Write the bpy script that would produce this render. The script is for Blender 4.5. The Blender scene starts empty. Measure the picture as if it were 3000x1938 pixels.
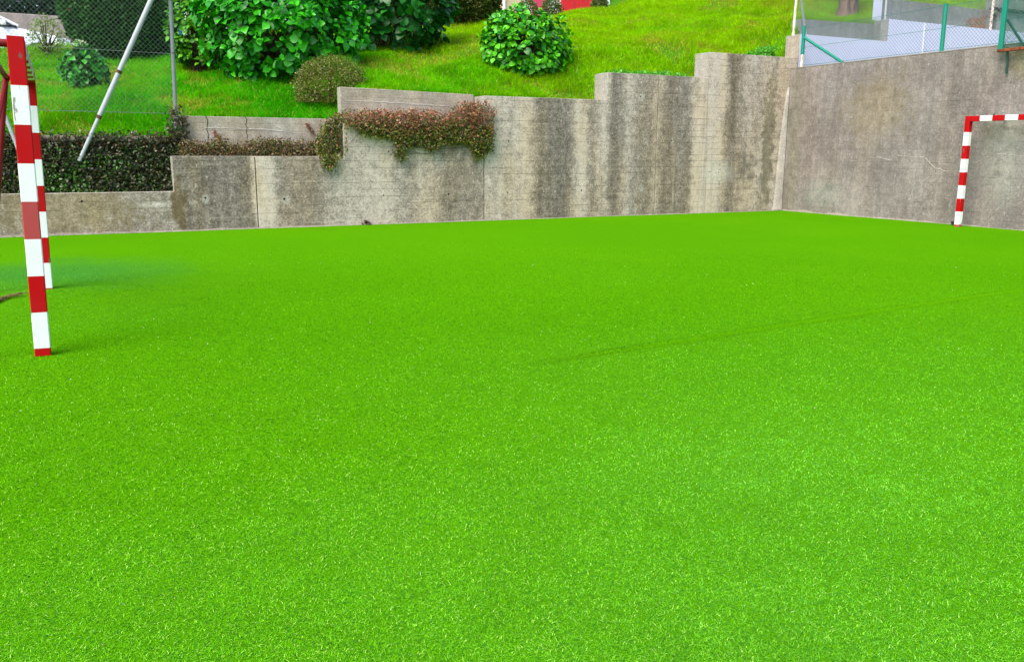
import bpy, bmesh, math, random
import numpy as np
from mathutils import Vector, Matrix
R = math.radians
rng = np.random.default_rng(7)
random.seed(7)
S = bpy.context.scene
COL = S.collection

# ------------------------------------------------------------------ camera
F_PX, PITCH, ROLL, YAW, CAM_H = 2556.0, R(11.58), R(0.23), R(27.06), 1.114
fw = Vector((math.sin(YAW)*math.cos(PITCH), math.cos(YAW)*math.cos(PITCH), -math.sin(PITCH)))
rt = Vector((math.cos(YAW), -math.sin(YAW), 0)); up = rt.cross(fw)
rt2 = rt*math.cos(ROLL) + up*math.sin(ROLL); up2 = up*math.cos(ROLL) - rt*math.sin(ROLL)
cam_d = bpy.data.cameras.new("camera"); cam = bpy.data.objects.new("camera", cam_d); COL.objects.link(cam)
cam.matrix_world = Matrix(((rt2.x, up2.x, -fw.x, 0), (rt2.y, up2.y, -fw.y, 0), (rt2.z, up2.z, -fw.z, CAM_H), (0, 0, 0, 1)))
cam_d.sensor_width = 36; cam_d.lens = F_PX/3000*36; cam_d.clip_start = .05; cam_d.clip_end = 2000
S.camera = cam

# ------------------------------------------------------------------ light
SUN_EL, SUN_AZ = R(54), R(240)          # azimuth clockwise from +Y: from behind, to the left
W = bpy.data.worlds.new("World"); S.world = W; W.use_nodes = True
wn = W.node_tree; bg = wn.nodes["Background"]
sky = wn.nodes.new("ShaderNodeTexSky"); sky.sky_type = 'NISHITA'; sky.sun_disc = False
sky.sun_elevation = SUN_EL; sky.sun_rotation = SUN_AZ; sky.air_density = 1.0; sky.dust_density = 3.0; sky.ozone_density = 1.0
wn.links.new(sky.outputs[0], bg.inputs[0]); bg.inputs[1].default_value = 0.14
sd = bpy.data.lights.new("sun", 'SUN'); sd.energy = 1.5; sd.angle = R(42); sd.color = (1, .95, .86)
so = bpy.data.objects.new("sun", sd); COL.objects.link(so)
sv = Vector((math.sin(SUN_AZ)*math.cos(SUN_EL), math.cos(SUN_AZ)*math.cos(SUN_EL), math.sin(SUN_EL)))
so.rotation_euler = sv.to_track_quat('Z', 'Y').to_euler(); so.location = sv*40
S.view_settings.view_transform = 'Standard'; S.view_settings.look = 'None'
S.view_settings.exposure = 1.4; S.view_settings.gamma = 1.0
S.render.engine = 'CYCLES'

# ------------------------------------------------------------------ tagging
def tag(o, label=None, cat=None, group=None, kind=None):
    for k, v in (('label', label), ('category', cat), ('group', group), ('kind', kind)):
        if v: o[k] = v
    return o
def thing(name, label, cat, loc=(0, 0, 0), group=None):
    o = bpy.data.objects.new(name, None); COL.objects.link(o); o.location = loc; o.empty_display_size = .1
    return tag(o, label, cat, group)
def put(o, parent):
    if parent is not None:
        o.parent = parent
        o.matrix_parent_inverse = Matrix.Translation(-Vector(parent.location))
    return o

# ------------------------------------------------------------------ mesh helpers
def raw(name, V, FS, mats, parent=None, tint=None, smooth=False, midx=None):
    """V (n,3); FS list of index arrays (m,k)"""
    me = bpy.data.meshes.new(name)
    V = np.asarray(V, np.float32); FS = [np.asarray(f, np.int32) for f in FS if len(f)]
    me.vertices.add(len(V)); me.vertices.foreach_set('co', V.ravel())
    loops = np.concatenate([f.ravel() for f in FS]); tot = np.concatenate([np.full(len(f), f.shape[1], np.int32) for f in FS])
    start = np.concatenate([[0], np.cumsum(tot)[:-1]]).astype(np.int32)
    me.loops.add(len(loops)); me.loops.foreach_set('vertex_index', loops)
    me.polygons.add(len(tot)); me.polygons.foreach_set('loop_start', start); me.polygons.foreach_set('loop_total', tot)
    if smooth: me.polygons.foreach_set('use_smooth', np.ones(len(tot), bool))
    if midx is not None: me.polygons.foreach_set('material_index', np.asarray(midx, np.int32))
    for m in (mats if isinstance(mats, (list, tuple)) else [mats]): me.materials.append(m)
    me.update(calc_edges=True)
    if tint is not None:
        a = me.color_attributes.new('tint', 'FLOAT_COLOR', 'POINT')
        c = np.ones((len(V), 4), np.float32); c[:, :3] = tint; a.data.foreach_set('color', c.ravel())
    o = bpy.data.objects.new(name, me); COL.objects.link(o)
    return put(o, parent)

class MB:
    def __init__(s): s.v = []; s.f = []; s.m = []
    def add(s, vs, fs, m=0):
        b = len(s.v); s.v += [tuple(v) for v in vs]
        for f in fs: s.f.append([b+i for i in f]); s.m.append(m)
        return s
    def box(s, a, b, m=0):
        (x0, y0, z0), (x1, y1, z1) = a, b
        vs = [(x0,y0,z0),(x1,y0,z0),(x1,y1,z0),(x0,y1,z0),(x0,y0,z1),(x1,y0,z1),(x1,y1,z1),(x0,y1,z1)]
        return s.add(vs, [(0,3,2,1),(4,5,6,7),(0,1,5,4),(1,2,6,5),(2,3,7,6),(3,0,4,7)], m)
    def prism(s, prof, p0, p1, levels=(0, 1), mats=(0,), upv=None):
        """profile (list of (a,b)) swept from p0 to p1, cut at levels (0..1), one material per piece"""
        p0, p1 = Vector(p0), Vector(p1); d = (p1-p0).normalized()
        u = Vector(upv) if upv else (Vector((1, 0, 0)) if abs(d.z) > .9 else Vector((0, 0, 1)))
        u = (u - d*u.dot(d)).normalized(); w = d.cross(u); n = len(prof)
        for k in range(len(levels)-1):
            a, b = p0.lerp(p1, levels[k]), p0.lerp(p1, levels[k+1])
            vs = [a+u*q[0]+w*q[1] for q in prof] + [b+u*q[0]+w*q[1] for q in prof]
            fs = [(i, (i+1) % n, n+(i+1) % n, n+i) for i in range(n)]
            if k == 0: fs.append(tuple(range(n-1, -1, -1)))
            if k == len(levels)-2: fs.append(tuple(range(n, 2*n)))
            s.add(vs, fs, mats[k % len(mats)])
        return s
    def tube(s, pts, r, n=10, m=0):
        pts = [Vector(p) for p in pts]; rs = r if isinstance(r, (list, tuple)) else [r]*len(pts)
        rings = []; u = None
        for i, p in enumerate(pts):
            d = (pts[min(i+1, len(pts)-1)]-pts[max(i-1, 0)]).normalized()
            if u is None: u = d.orthogonal().normalized()
            u = (u-d*u.dot(d)).normalized(); w = d.cross(u)
            rings.append([p+(u*math.cos(t)+w*math.sin(t))*rs[i] for t in [2*math.pi*k/n for k in range(n)]])
        vs = [v for rg in rings for v in rg]
        fs = [(i*n+k, i*n+(k+1) % n, (i+1)*n+(k+1) % n, (i+1)*n+k) for i in range(len(pts)-1) for k in range(n)]
        fs.append(tuple(range(n-1, -1, -1))); fs.append(tuple(range((len(pts)-1)*n, len(pts)*n)))
        return s.add(vs, fs, m)
    def poly(s, outline, y0, y1, m=0, axis='y'):
        """closed outline of (x,z) extruded in y"""
        n = len(outline); ar = sum(outline[i][0]*outline[(i+1) % n][1]-outline[(i+1) % n][0]*outline[i][1] for i in range(n))
        if ar < 0: outline = outline[::-1]
        vs = [(x, y0, z) for x, z in outline]+[(x, y1, z) for x, z in outline]
        fs = [tuple(range(n)), tuple(range(2*n-1, n-1, -1))]+[(i, n+i, n+(i+1) % n, (i+1) % n) for i in range(n)]
        return s.add(vs, fs, m)
    def build(s, name, mats, parent=None, smooth=False, bevel=0):
        me = bpy.data.meshes.new(name); me.from_pydata(s.v, [], s.f)
        for m in (mats if isinstance(mats, (list, tuple)) else [mats]): me.materials.append(m)
        me.polygons.foreach_set('material_index', s.m)
        bm = bmesh.new(); bm.from_mesh(me); bmesh.ops.recalc_face_normals(bm, faces=bm.faces)
        if bevel:
            bmesh.ops.remove_doubles(bm, verts=bm.verts, dist=1e-5)
            es = [e for e in bm.edges if len(e.link_faces) == 2 and e.calc_face_angle(0) > .6]
            bmesh.ops.bevel(bm, geom=es, offset=bevel, segments=2, profile=.6, affect='EDGES', clamp_overlap=True)
        bm.to_mesh(me); bm.free()
        if smooth:
            me.polygons.foreach_set('use_smooth', [True]*len(me.polygons))
            try: me.set_sharp_from_angle(angle=R(40))
            except Exception: pass
        o = bpy.data.objects.new(name, me); COL.objects.link(o)
        return put(o, parent)

def octa(w, h, c):                       # rectangular section with chamfered corners
    a, b = w/2, h/2
    return [(a, -b+c), (a, b-c), (a-c, b), (-a+c, b), (-a, b-c), (-a, -b+c), (-a+c, -b), (a-c, -b)]

# ------------------------------------------------------------------ numeric noise
_tab = rng.random((256, 256))
def vnoise(x, y):
    x = np.asarray(x, float); y = np.asarray(y, float)
    xi = np.floor(x).astype(int); yi = np.floor(y).astype(int); fx = x-xi; fy = y-yi
    fx = fx*fx*(3-2*fx); fy = fy*fy*(3-2*fy); g = lambda i, j: _tab[i % 256, j % 256]
    return (g(xi, yi)*(1-fx)+g(xi+1, yi)*fx)*(1-fy)+(g(xi, yi+1)*(1-fx)+g(xi+1, yi+1)*fx)*fy
def fnoise(x, y, o=3):
    return sum(vnoise(x*2**k+17*k, y*2**k+31*k)*.5**k for k in range(o))/sum(.5**k for k in range(o))
def sstep(a, b, t):
    t = np.clip((np.asarray(t, float)-a)/(b-a), 0, 1); return t*t*(3-2*t)
def lerp(a, b, t):
    t = np.asarray(t)[..., None]; return np.asarray(a)*(1-t)+np.asarray(b)*t

# ------------------------------------------------------------------ node helpers
class G:
    def __init__(s, name):
        s.m = bpy.data.materials.new(name); s.m.use_nodes = True; s.t = s.m.node_tree
        s.p = s.t.nodes["Principled BSDF"]; s.o = s.t.nodes["Material Output"]
        s.co = s.t.nodes.new("ShaderNodeTexCoord").outputs['Object']
    def set(s, sock, v):
        if hasattr(v, 'is_output') or isinstance(v, bpy.types.NodeSocket): s.t.links.new(v, sock)
        else:
            if sock.type == 'RGBA' and len(v) == 3: v = (*v, 1)
            sock.default_value = v
    def n(s, typ, props=None, **kw):
        nd = s.t.nodes.new(typ)
        for k, v in (props or {}).items(): setattr(nd, k, v)
        for k, v in kw.items():
            s.set(nd.inputs[int(k[1:])] if k[0] == 'i' and k[1:].isdigit() else nd.inputs[k.replace('_', ' ')], v)
        return nd
    def math(s, op, a, b=0.0, c=None):
        nd = s.n("ShaderNodeMath", dict(operation=op), i0=a, i1=b)
        if c is not None: s.set(nd.inputs[2], c)
        return nd.outputs[0]
    def mapr(s, v, a, b, c=0.0, d=1.0, smooth=True):
        nd = s.n("ShaderNodeMapRange", dict(interpolation_type='SMOOTHSTEP' if smooth else 'LINEAR'))
        for i, q in enumerate((v, a, b, c, d)): s.set(nd.inputs[i], q)
        return nd.outputs[0]
    def scale(s, v, sc, off=(0, 0, 0)):
        nd = s.n("ShaderNodeMapping", Vector=v); nd.inputs['Scale'].default_value = sc; nd.inputs['Location'].default_value = off
        return nd.outputs[0]
    def noise(s, v, sc, detail=4, rough=.6, dist=0):
        return s.n("ShaderNodeTexNoise", Vector=v, Scale=sc, Detail=detail, Roughness=rough, Distortion=dist).outputs[0]
    def mix(s, f, a, b, blend='MIX'):
        nd = s.n("ShaderNodeMix", dict(data_type='RGBA', blend_type=blend))
        s.set(nd.inputs[0], f); s.set(nd.inputs[6], a); s.set(nd.inputs[7], b); return nd.outputs[2]
    def ramp(s, f, stops):
        nd = s.n("ShaderNodeValToRGB", Fac=f); el = nd.color_ramp.elements
        while len(el) < len(stops): el.new(.5)
        for e, (p, c) in zip(el, stops):
            e.position = p; e.color = (*c, 1) if hasattr(c, '__len__') else (c, c, c, 1)
        return nd.outputs[0]
    def sep(s, v): return s.n("ShaderNodeSeparateXYZ", Vector=v).outputs
    def bump(s, h, st=.3, d=.01):
        nd = s.n("ShaderNodeBump", Strength=st, Distance=d, Height=h); s.set(s.p.inputs['Normal'], nd.outputs[0])
    def fin(s, col, rough=.8, spec=.3, metal=0):
        s.set(s.p.inputs['Base Color'], col); s.set(s.p.inputs['Roughness'], rough)
        s.set(s.p.inputs['Specular IOR Level'], spec); s.p.inputs['Metallic'].default_value = metal
        return s.m

def paint(name, col, rough=.45, dirt=.25, chip=(.12, .09, .07), chipamt=.62, spec=.4, sc=6, metal=0):
    g = G(name); n1 = g.noise(g.co, sc, 6, .65); n2 = g.noise(g.scale(g.co, (1, 1, .25)), sc*3, 4)
    c = g.mix(g.mapr(n1, .35, .75, 0, dirt), col, tuple(k*.6+.02 for k in col))
    c = g.mix(g.mapr(n2, chipamt, chipamt+.04, 0, .8), c, chip)
    g.bump(n2, .12, .004)
    return g.fin(c, g.mapr(n1, .3, .7, rough-.08, rough+.12), spec, metal)

def foliage(name, rough=.45, spec=.4, transl=.25, var=.35, sc=9):
    g = G(name); a = g.n("ShaderNodeAttribute", dict(attribute_name='tint')).outputs['Color']
    n = g.noise(g.co, sc, 3)
    c = g.mix(var, a, g.ramp(n, [(.3, .35), (.7, 1.0)]), 'MULTIPLY')
    g.fin(c, rough, spec)
    if transl:
        tr = g.n("ShaderNodeBsdfTranslucent", Color=g.mix(1.0, c, (1.15, 1.1, .6), 'MULTIPLY'))
        mx = g.n("ShaderNodeMixShader", Fac=transl); g.t.links.new(g.p.outputs[0], mx.inputs[1]); g.t.links.new(tr.outputs[0], mx.inputs[2])
        g.t.links.new(mx.outputs[0], g.o.inputs[0])
    return g.m

def concrete(name, dark, light, tint, axis=0, span=None, stops=None, boards=.6, speck=.5, spots=(), streak=1.0, fine=1.0, cloud=.3):
    """board marked, water stained concrete. axis: world axis along the wall; stops: stain strength along it"""
    g = G(name); x, y, z = g.sep(g.co); u = (x, y)[axis]
    big = g.noise(g.co, .9, 5, .6)
    st = g.noise(g.scale(g.co, (3.2, 3.2, .22)), 1.0, 5, .55, .3)      # vertical runs
    st2 = g.noise(g.scale(g.co, (13, 13, .55)), 1.0, 6, .65, .2)
    mott = g.noise(g.co, 7, 7, .68)
    grain = g.noise(g.co, 42, 5, .8)
    v = g.math('MULTIPLY_ADD', st, .55*streak, g.math('MULTIPLY', g.math('SUBTRACT', big, .5), cloud))
    v = g.math('MULTIPLY_ADD', st2, .42*streak, v); v = g.math('ADD', v, .5-.13-.35*streak)
    if stops:
        w = g.math('MULTIPLY_ADD', g.math('SUBTRACT', g.noise(g.scale(g.co, (1, 1, .6)), 2.2, 5, .6), .5), .35, u)
        t = g.math('DIVIDE', g.math('SUBTRACT', w, span[0]), span[1]-span[0])
        rp = g.ramp(t, [((p-span[0])/(span[1]-span[0]), q) for p, q in stops])
        v = g.math('ADD', g.math('MULTIPLY', v, .45), g.math('MULTIPLY', rp, .62))
        v = g.math('SUBTRACT', v, .06)
    v = g.math('ADD', v, g.math('MULTIPLY', g.math('SUBTRACT', mott, .5), .70*fine))
    v = g.math('ADD', v, g.math('MULTIPLY', g.math('SUBTRACT', grain, .5), 1.25*fine))
    col = g.ramp(v, [(.18, dark), (.45, tuple(.55*a+.45*b for a, b in zip(dark, light))), (.62, light), (.95, tuple(min(1, k*1.35) for k in light))])
    hue = g.noise(g.scale(g.co, (1.5, 1.5, .35)), 1.3, 4)
    col = g.mix(g.mapr(hue, .40, .64, 0, .68), col, tint, 'MULTIPLY')
    sp = g.noise(g.scale(g.co, (1, 1, .45)), 26, 5, .7)
    col = g.mix(g.mapr(sp, .60, .70, 0, speck), col, tuple(min(1, k*1.6) for k in light))
    run = g.noise(g.scale(g.co, (11, 11, .35), (3, 1, 7)), 1.0, 5, .6)
    runm = g.math('MULTIPLY', g.mapr(run, .55, .72), g.mapr(g.noise(g.scale(g.co, (1.2, 1.2, .9), (8, 2, 4)), 1.0, 3), .42, .62))
    col = g.mix(g.math('MULTIPLY', runm, .26*streak), col, tuple(min(1, k*1.45) for k in light))
    drun = g.math('MULTIPLY', g.mapr(run, .45, .30), g.mapr(g.noise(g.scale(g.co, (1.2, 1.2, .7), (1, 9, 2)), 1.0, 3), .45, .62))
    col = g.mix(g.math('MULTIPLY', drun, .34*streak), col, tuple(k*.8 for k in dark))
    # board joints
    fz = g.math('FRACT', g.math('MULTIPLY_ADD', g.math('SUBTRACT', g.noise(g.co, .7, 2), .5), .15, g.math('MULTIPLY', z, 9.3)))
    ln = g.mapr(g.math('ABSOLUTE', g.math('SUBTRACT', fz, .5)), .455, .5)
    msk = g.mapr(g.noise(g.scale(g.co, (1.1, 1.1, 9.0)), 1.0, 4), .40, .60)
    line = g.math('MULTIPLY', ln, msk)
    col = g.mix(g.math('MULTIPLY', line, boards), col, tuple(k*.42 for k in dark))
    edge = g.math('MULTIPLY', g.mapr(g.math('ABSOLUTE', g.math('SUBTRACT', fz, .62)), .0, .1, 1, 0), g.mapr(g.noise(g.scale(g.co, (1.3, 1.3, 9.0), (3, 5, 1)), 1.0, 3), .5, .7))
    col = g.mix(g.math('MULTIPLY', edge, boards*.55), col, tuple(min(1, k*1.3) for k in light))
    tone = g.ramp(g.math('MULTIPLY_ADD', g.math('SUBTRACT', grain, .5), .9, mott), [(.25, .55), (.75, 1.5)]) if spots else None
    for (cx, cy, cz, rx, rz, sc, a) in spots:
        d = g.n("ShaderNodeVectorMath", dict(operation='SUBTRACT'), i0=g.co, i1=(cx, cy, cz)).outputs[0]
        d = g.scale(d, (1/rx, 1/rx, 1/rz)); L = g.n("ShaderNodeVectorMath", dict(operation='LENGTH'), i0=d).outputs['Value']
        L = g.math('MULTIPLY_ADD', g.math('SUBTRACT', mott, .5), 2.4, L)
        col = g.mix(g.mapr(L, .35, 1.05, a, 0), col, g.mix(1.0, sc, tone, 'MULTIPLY'))
    h = g.math('SUBTRACT', g.math('MULTIPLY_ADD', grain, .5, mott), g.math('MULTIPLY', line, 1.2))
    g.bump(h, .55, .012)
    return g.fin(col, .92, .15)

M = {}
MAIN_STOPS = [(-1.2, .34), (.6, .42), (1.35, .40), (1.45, .20), (2.48, .24), (2.56, .86), (2.74, .82), (2.85, .36), (3.5, .40),
  (3.75, .62), (4.3, .74), (4.85, .52), (5.2, .68), (5.6, .30), (6.1, .40), (6.2, .66), (7.0, .68), (7.25, .20), (7.75, .22),
  (8.0, .80), (8.25, .44), (8.55, .70), (8.7, .16), (9.0, .60), (9.4, .30), (9.65, .58), (9.8, .30), (10.3, .28), (10.55, .84), (11.05, .80), (11.3, .20), (11.7, .62)]
HOLES = [(.228,.443),(1.81,.457),(2.921,.42),(4.457,.446),(5.551,.443),(6.633,1.292),(6.617,.452),(8.06,.463),(9.296,.492),(9.239,2.08),(9.366,1.322),(10.415,2.086),(9.954,1.321),(10.191,.479),(11.073,.752),(12.164,.516)]
WY = 13.135
pale = (.52, .49, .43)
M['wall'] = concrete('stained_concrete', (.100, .086, .071), (.460, .393, .335), (1.0, .905, .74), 0, (-1.2, 12.7), MAIN_STOPS, .45, .5,
    [(x+.02*math.sin(7*x), WY, z-.01, .055+.03*math.sin(5*x), .08, pale, .28+.2*math.sin(11*x)) for x, z in HOLES[1:]] + [(11.05, WY, .75, .45, .3, pale, .5), (1.12, WY, .38, .25, .05, pale, .7), (1.45, WY, .35, .16, .5, (.12, .085, .04), .8), (.0, WY, .3, 1.2, .45, (.25, .19, .10), .6), (11.75, WY, .85, .25, .35, (.11, .10, .085), .6), (12.25, WY, 1.1, .22, 2.2, (.15, .13, .085), .75)])
M['wall_end'] = concrete('rough_pale_concrete', (.25, .232, .20), (.44, .415, .36), (.98, .93, .84), 0, boards=.1, speck=.5, streak=.4)
M['wall_back'] = concrete('pale_grey_concrete', (.20, .175, .145), (.44, .39, .33), (.98, .91, .80), 0, boards=.15, speck=.45, streak=.6)
M['wall_right'] = concrete('warm_grey_concrete', (.122, .104, .097), (.272, .237, .219), (1.0, .95, .89), 1, boards=.03, speck=.7, streak=.8, cloud=.9,
    spots=[(12.705, 8.78, 1.46, .28, .15, (.075, .075, .05), .85), (12.705, 8.3, 1.45, .3, .1, (.09, .085, .07), .7), (12.705, 8.6, 1.0, .5, .9, (.30, .29, .25), .5), (12.705, 12.9, 1.2, .22, 2.4, (.2, .18, .13), .6),
           (12.705, 12.1, .35, .6, .35, (.24, .25, .22), .6), (12.705, 11.0, 1.9, .9, .7, (.24, .19, .115), .5), (12.705, 8.45, 2.45, .3, .3, (.2, .17, .09), .6)])
M['wall_grey'] = concrete('grey_green_concrete', (.16, .17, .16), (.33, .34, .315), (.95, .97, .92), 0, boards=.1, speck=.2, streak=.5,
    spots=[(18.6, 13.5, 3.95, .5, .22, (.30, .11, .04), .95), (18.75, 13.5, 4.2, .15, .4, (.28, .13, .06), .6)])
M['mortar'] = concrete('pale_mortar', (.17, .15, .12), (.31, .28, .23), (.97, .93, .88), 0, boards=0, speck=.5, streak=.3)
M['patch'] = concrete('pale_repair_mortar', (.27, .245, .22), (.50, .455, .41), (.98, .94, .9), 0, boards=.15, speck=.4, streak=.3)
M['whitewash'] = concrete('bluish_whitewash', (.50, .535, .70), (.62, .655, .85), (.99, .98, .98), 0, boards=.05, speck=.15, streak=.3, fine=.4)
M['street_wall'] = concrete('street_wall_concrete', (.22, .19, .17), (.36, .32, .29), (1, .92, .88), 0, boards=.1, speck=.3)
M['red'] = paint('red_gloss_paint', (.40, .001, .003), .55, .22, chipamt=.645, spec=.12)
M['faded'] = paint('faded_red_paint', (.36, .05, .05), .6, .15, chipamt=.72, spec=.2)
M['dark_red'] = paint('dark_red_paint', (.15, .002, .004), .5, .3, chipamt=.70, spec=.2)
M['white'] = paint('white_paint', (.72, .73, .74), .5, .25, (.16, .12, .10), chipamt=.645)
M['galv'] = paint('galvanised_steel', (.33, .355, .37), .45, .3, (.3, .2, .14), chipamt=.68, sc=9)
M['post_steel'] = paint('weathered_post_steel', (.17, .19, .20), .5, .4, (.12, .08, .06), chipamt=.66, sc=9)
M['oldwhite'] = paint('rust_flecked_white_paint', (.62, .56, .5), .6, .3, (.3, .15, .08), chipamt=.55, sc=14)
M['wire'] = paint('zinc_wire', (.21, .25, .23), .5, .2, chipamt=.9, metal=.3)
M['green'] = paint('green_enamel', (.0, .20, .13), .45, .2, (.05, .07, .05), chipamt=.68)
M['green_wire'] = paint('green_coated_wire', (.01, .18, .12), .5, .2, chipamt=.9)
M['dark_green'] = paint('dark_green_enamel', (.01, .06, .045), .45, .2)
M['rust'] = paint('rusty_steel', (.26, .07, .03), .85, .5, (.10, .03, .015), chipamt=.5, spec=.1)
M['old_rust'] = paint('old_brown_rust', (.10, .055, .035), .9, .5, (.05, .025, .015), chipamt=.5, spec=.1)
M['black'] = paint('black_plastic', (.02, .02, .02), .5, .1)
M['shadow_gap'] = paint('joint_filler', (.03, .028, .024), .95, .2)

# ------------------------------------------------------------------ ground
EDGE = [(-99, 1.27), (1.6, 1.27), (2.1, 1.56), (3.9, 1.56), (4.4, 2.01), (6.3, 2.00), (8.5, 1.965), (9.0, 2.42), (10.7, 2.42), (11.2, 2.87), (12.9, 2.87), (13.4, 3.66), (15.6, 3.72), (16.1, 4.2), (99, 4.2)]
CREST = [(-30, 3.2), (-3, 3.22), (0, 3.22), (1.2, 3.32), (4.5, 3.95), (7, 4.15), (9.5, 4.45), (12.9, 4.86), (14.5, 5.15), (17, 5.75), (22, 6.7), (40, 9)]
def edge_z(x):
    r = np.zeros_like(x)
    for (a, za), (b, zb) in zip(EDGE, EDGE[1:]):
        k = (x > a) & (x <= b); r[k] = (za+(zb-za)*sstep(a, b, x))[k]
    return r
def hill(x, y):
    x = np.atleast_1d(np.asarray(x, float)); y = np.atleast_1d(np.asarray(y, float))
    base = 1.28+.165*((np.minimum(x, 13)-1)+np.sqrt((np.minimum(x, 13)-1)**2+2))/2+.1*np.maximum(x-13, 0)
    cz = np.interp(x, [a for a, _ in CREST], [b for _, b in CREST])
    t = np.clip((y-13.55)/8.75, 0, 1)
    far = base+(cz-base)*t**.95
    far = far+.02*np.clip(y-22.3, 0, 12)*sstep(14, 16, x)+.22*np.clip(y-22.3, 0, 20)*sstep(17, 19, x)
    far = far-.75*sstep(22.3, 23.6, y)*sstep(9, 7, x)
    w = sstep(13.6, 15.0, y)
    bump = (.05*np.sin(x*1.3+y*.9)+.04*np.sin(x*2.9-y*1.7+1)+.05*(fnoise(x*1.7, y*1.7)-.5))*w*sstep(23.5, 22, y)
    return (1-w)*(edge_z(x)+.22*(y-13.55))+w*far+bump
def hz(x, y): return float(hill(x, y)[0])

def turf_material(name):
    g = G(name); n = g.noise(g.co, .35, 4); f = g.noise(g.co, 210, 4, .75); m = g.noise(g.co, 34, 5, .7); w = g.noise(g.scale(g.co, (.9, .35, 1)), 1.0, 4)
    c = g.mix(g.mapr(n, .35, .65), (.062, .245, .0), (.074, .265, .0))
    c = g.mix(g.mapr(w, .5, .72, 0, .35), c, (.09, .28, .002))
    c = g.mix(g.mapr(f, .38, .66), g.mix(.6, c, (.02, .11, .001)), g.mix(.3, c, (.16, .40, .01)))
    c = g.mix(g.mapr(m, .55, .75, 0, .4), c, (.09, .29, .006))
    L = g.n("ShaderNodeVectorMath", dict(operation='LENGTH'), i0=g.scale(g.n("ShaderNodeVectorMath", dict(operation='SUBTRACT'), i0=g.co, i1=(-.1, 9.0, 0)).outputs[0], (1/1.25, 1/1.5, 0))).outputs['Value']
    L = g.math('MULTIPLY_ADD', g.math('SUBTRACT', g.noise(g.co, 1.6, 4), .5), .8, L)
    c = g.mix(g.mapr(L, .2, 1.15, .7, 0), c, (.034, .17, .022))        # soft shade by the left goal, painted into the turf colour
    g.bump(g.math('MULTIPLY_ADD', f, 1.0, m), .5, .012)
    return g.fin(c, 1.0, .0)
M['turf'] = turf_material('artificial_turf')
def grid(name, xs, ys, zf, mat, label=None, kind='structure'):
    X, Y = np.meshgrid(xs, ys); x, y = X.ravel(), Y.ravel(); z = zf(x, y); nx, ny = len(xs), len(ys)
    i = (np.arange(ny-1)[:, None]*nx+np.arange(nx-1)[None]).ravel()
    o = raw(name, np.stack([x, y, z], 1), [np.stack([i, i+1, i+nx+1, i+nx], 1)], mat, smooth=True); o['kind'] = kind
    return o
def turf_z(x, y):
    seam_y = 4.078+(x-2.933)*.1
    s = (.010*np.exp(-((y-seam_y-.03)/.03)**2)-.030*np.exp(-((y-seam_y)/.010)**2))*sstep(2.3, 3.2, x)*sstep(7.6, 6.0, x)
    return s+.01*(fnoise(x*.6, y*.6)-.5)+.036*np.exp(-((x+.2)/.8)**2-((y-7.85)/.9)**2)
ys = np.unique(np.concatenate([np.linspace(-8, 3.2, 40), np.arange(3.2, 4.0, .05), np.arange(4.0, 4.6, .006), np.arange(4.6, 5.4, .05), np.linspace(5.4, 13.15, 60)]))
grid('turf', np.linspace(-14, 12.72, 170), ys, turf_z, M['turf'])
g = G('far_ground'); n = g.noise(g.co, .4, 5); g.fin(g.mix(n, (.05, .09, .02), (.08, .12, .03)), .95)
M['far'] = g.m
o = grid('ground', np.linspace(-400, 400, 9), np.linspace(-400, 400, 9), lambda x, y: x*0-.12, M['far'])
g = G('hill_soil'); n = g.noise(g.co, 1.3, 5); f = g.noise(g.co, 40, 5, .7)
c = g.mix(g.mapr(n, .5, .68), (.06, .24, .002), (.16, .17, .015)); c = g.mix(g.mapr(f, .35, .7), g.mix(.6, c, (.02, .05, .004)), c)
g.bump(f, .6, .05); M['hill'] = g.fin(c, .95, .1)
grid('hillside', np.unique(np.concatenate([np.linspace(-30, -3, 12), np.arange(-3, 22, .2), np.linspace(22, 60, 20)])),
     np.unique(np.concatenate([np.arange(13.52, 15.5, .1), np.arange(15.5, 24.5, .3), np.linspace(24.5, 60, 20)])), hill, M['hill'])
g = G('asphalt'); f = g.noise(g.co, 60, 4); g.bump(f, .3, .01); M['asphalt'] = g.fin(g.mix(f, (.05, .05, .05), (.11, .105, .10)), .9)
raw('street', [(-30, 23.7, 2.80), (8.2, 23.7, 3.55), (8.2, 27.8, 3.6), (-30, 27.8, 2.85)], [[[0, 1, 2, 3]]], M['asphalt'])['kind'] = 'structure'

# turf fibres: curled plastic blades, denser towards the near side of the pitch
def blades(x, y, z, h, w, lean, col, name, mat, curl=.5):
    n = len(x); a = rng.random(n)*2*np.pi; b = rng.random(n)*2*np.pi
    sx, sy = np.cos(a)*w, np.sin(a)*w; lx, ly = np.cos(b)*lean*h, np.sin(b)*lean*h
    P = np.stack([x, y, z], 1); sd = np.stack([sx, sy, sx*0], 1); V = np.empty((n, 5, 3))
    V[:, 0] = P-sd; V[:, 1] = P+sd
    mid = P+np.stack([lx*curl*.6, ly*curl*.6, h*.6], 1); V[:, 2] = mid+sd*.8; V[:, 3] = mid-sd*.8
    V[:, 4] = P+np.stack([lx, ly, h*(1-.25*np.minimum(lean, 1))], 1)
    i = np.arange(n)[:, None]*5
    o = raw(name, V.reshape(-1, 3), [i+np.array([[0, 1, 2, 3]]), i+np.array([[3, 2, 4]])], mat, tint=np.repeat(col, 5, 0))
    o['kind'] = 'stuff'; return o
M['fibre'] = foliage('turf_fibre', .8, .04, .22, .1)
N = 1050000
r = 1.15*(12.0/1.15)**(rng.random(N)**1.0); az = R(-13)+rng.random(N)*R(83)
x, y = r*np.sin(az), r*np.cos(az)
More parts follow.
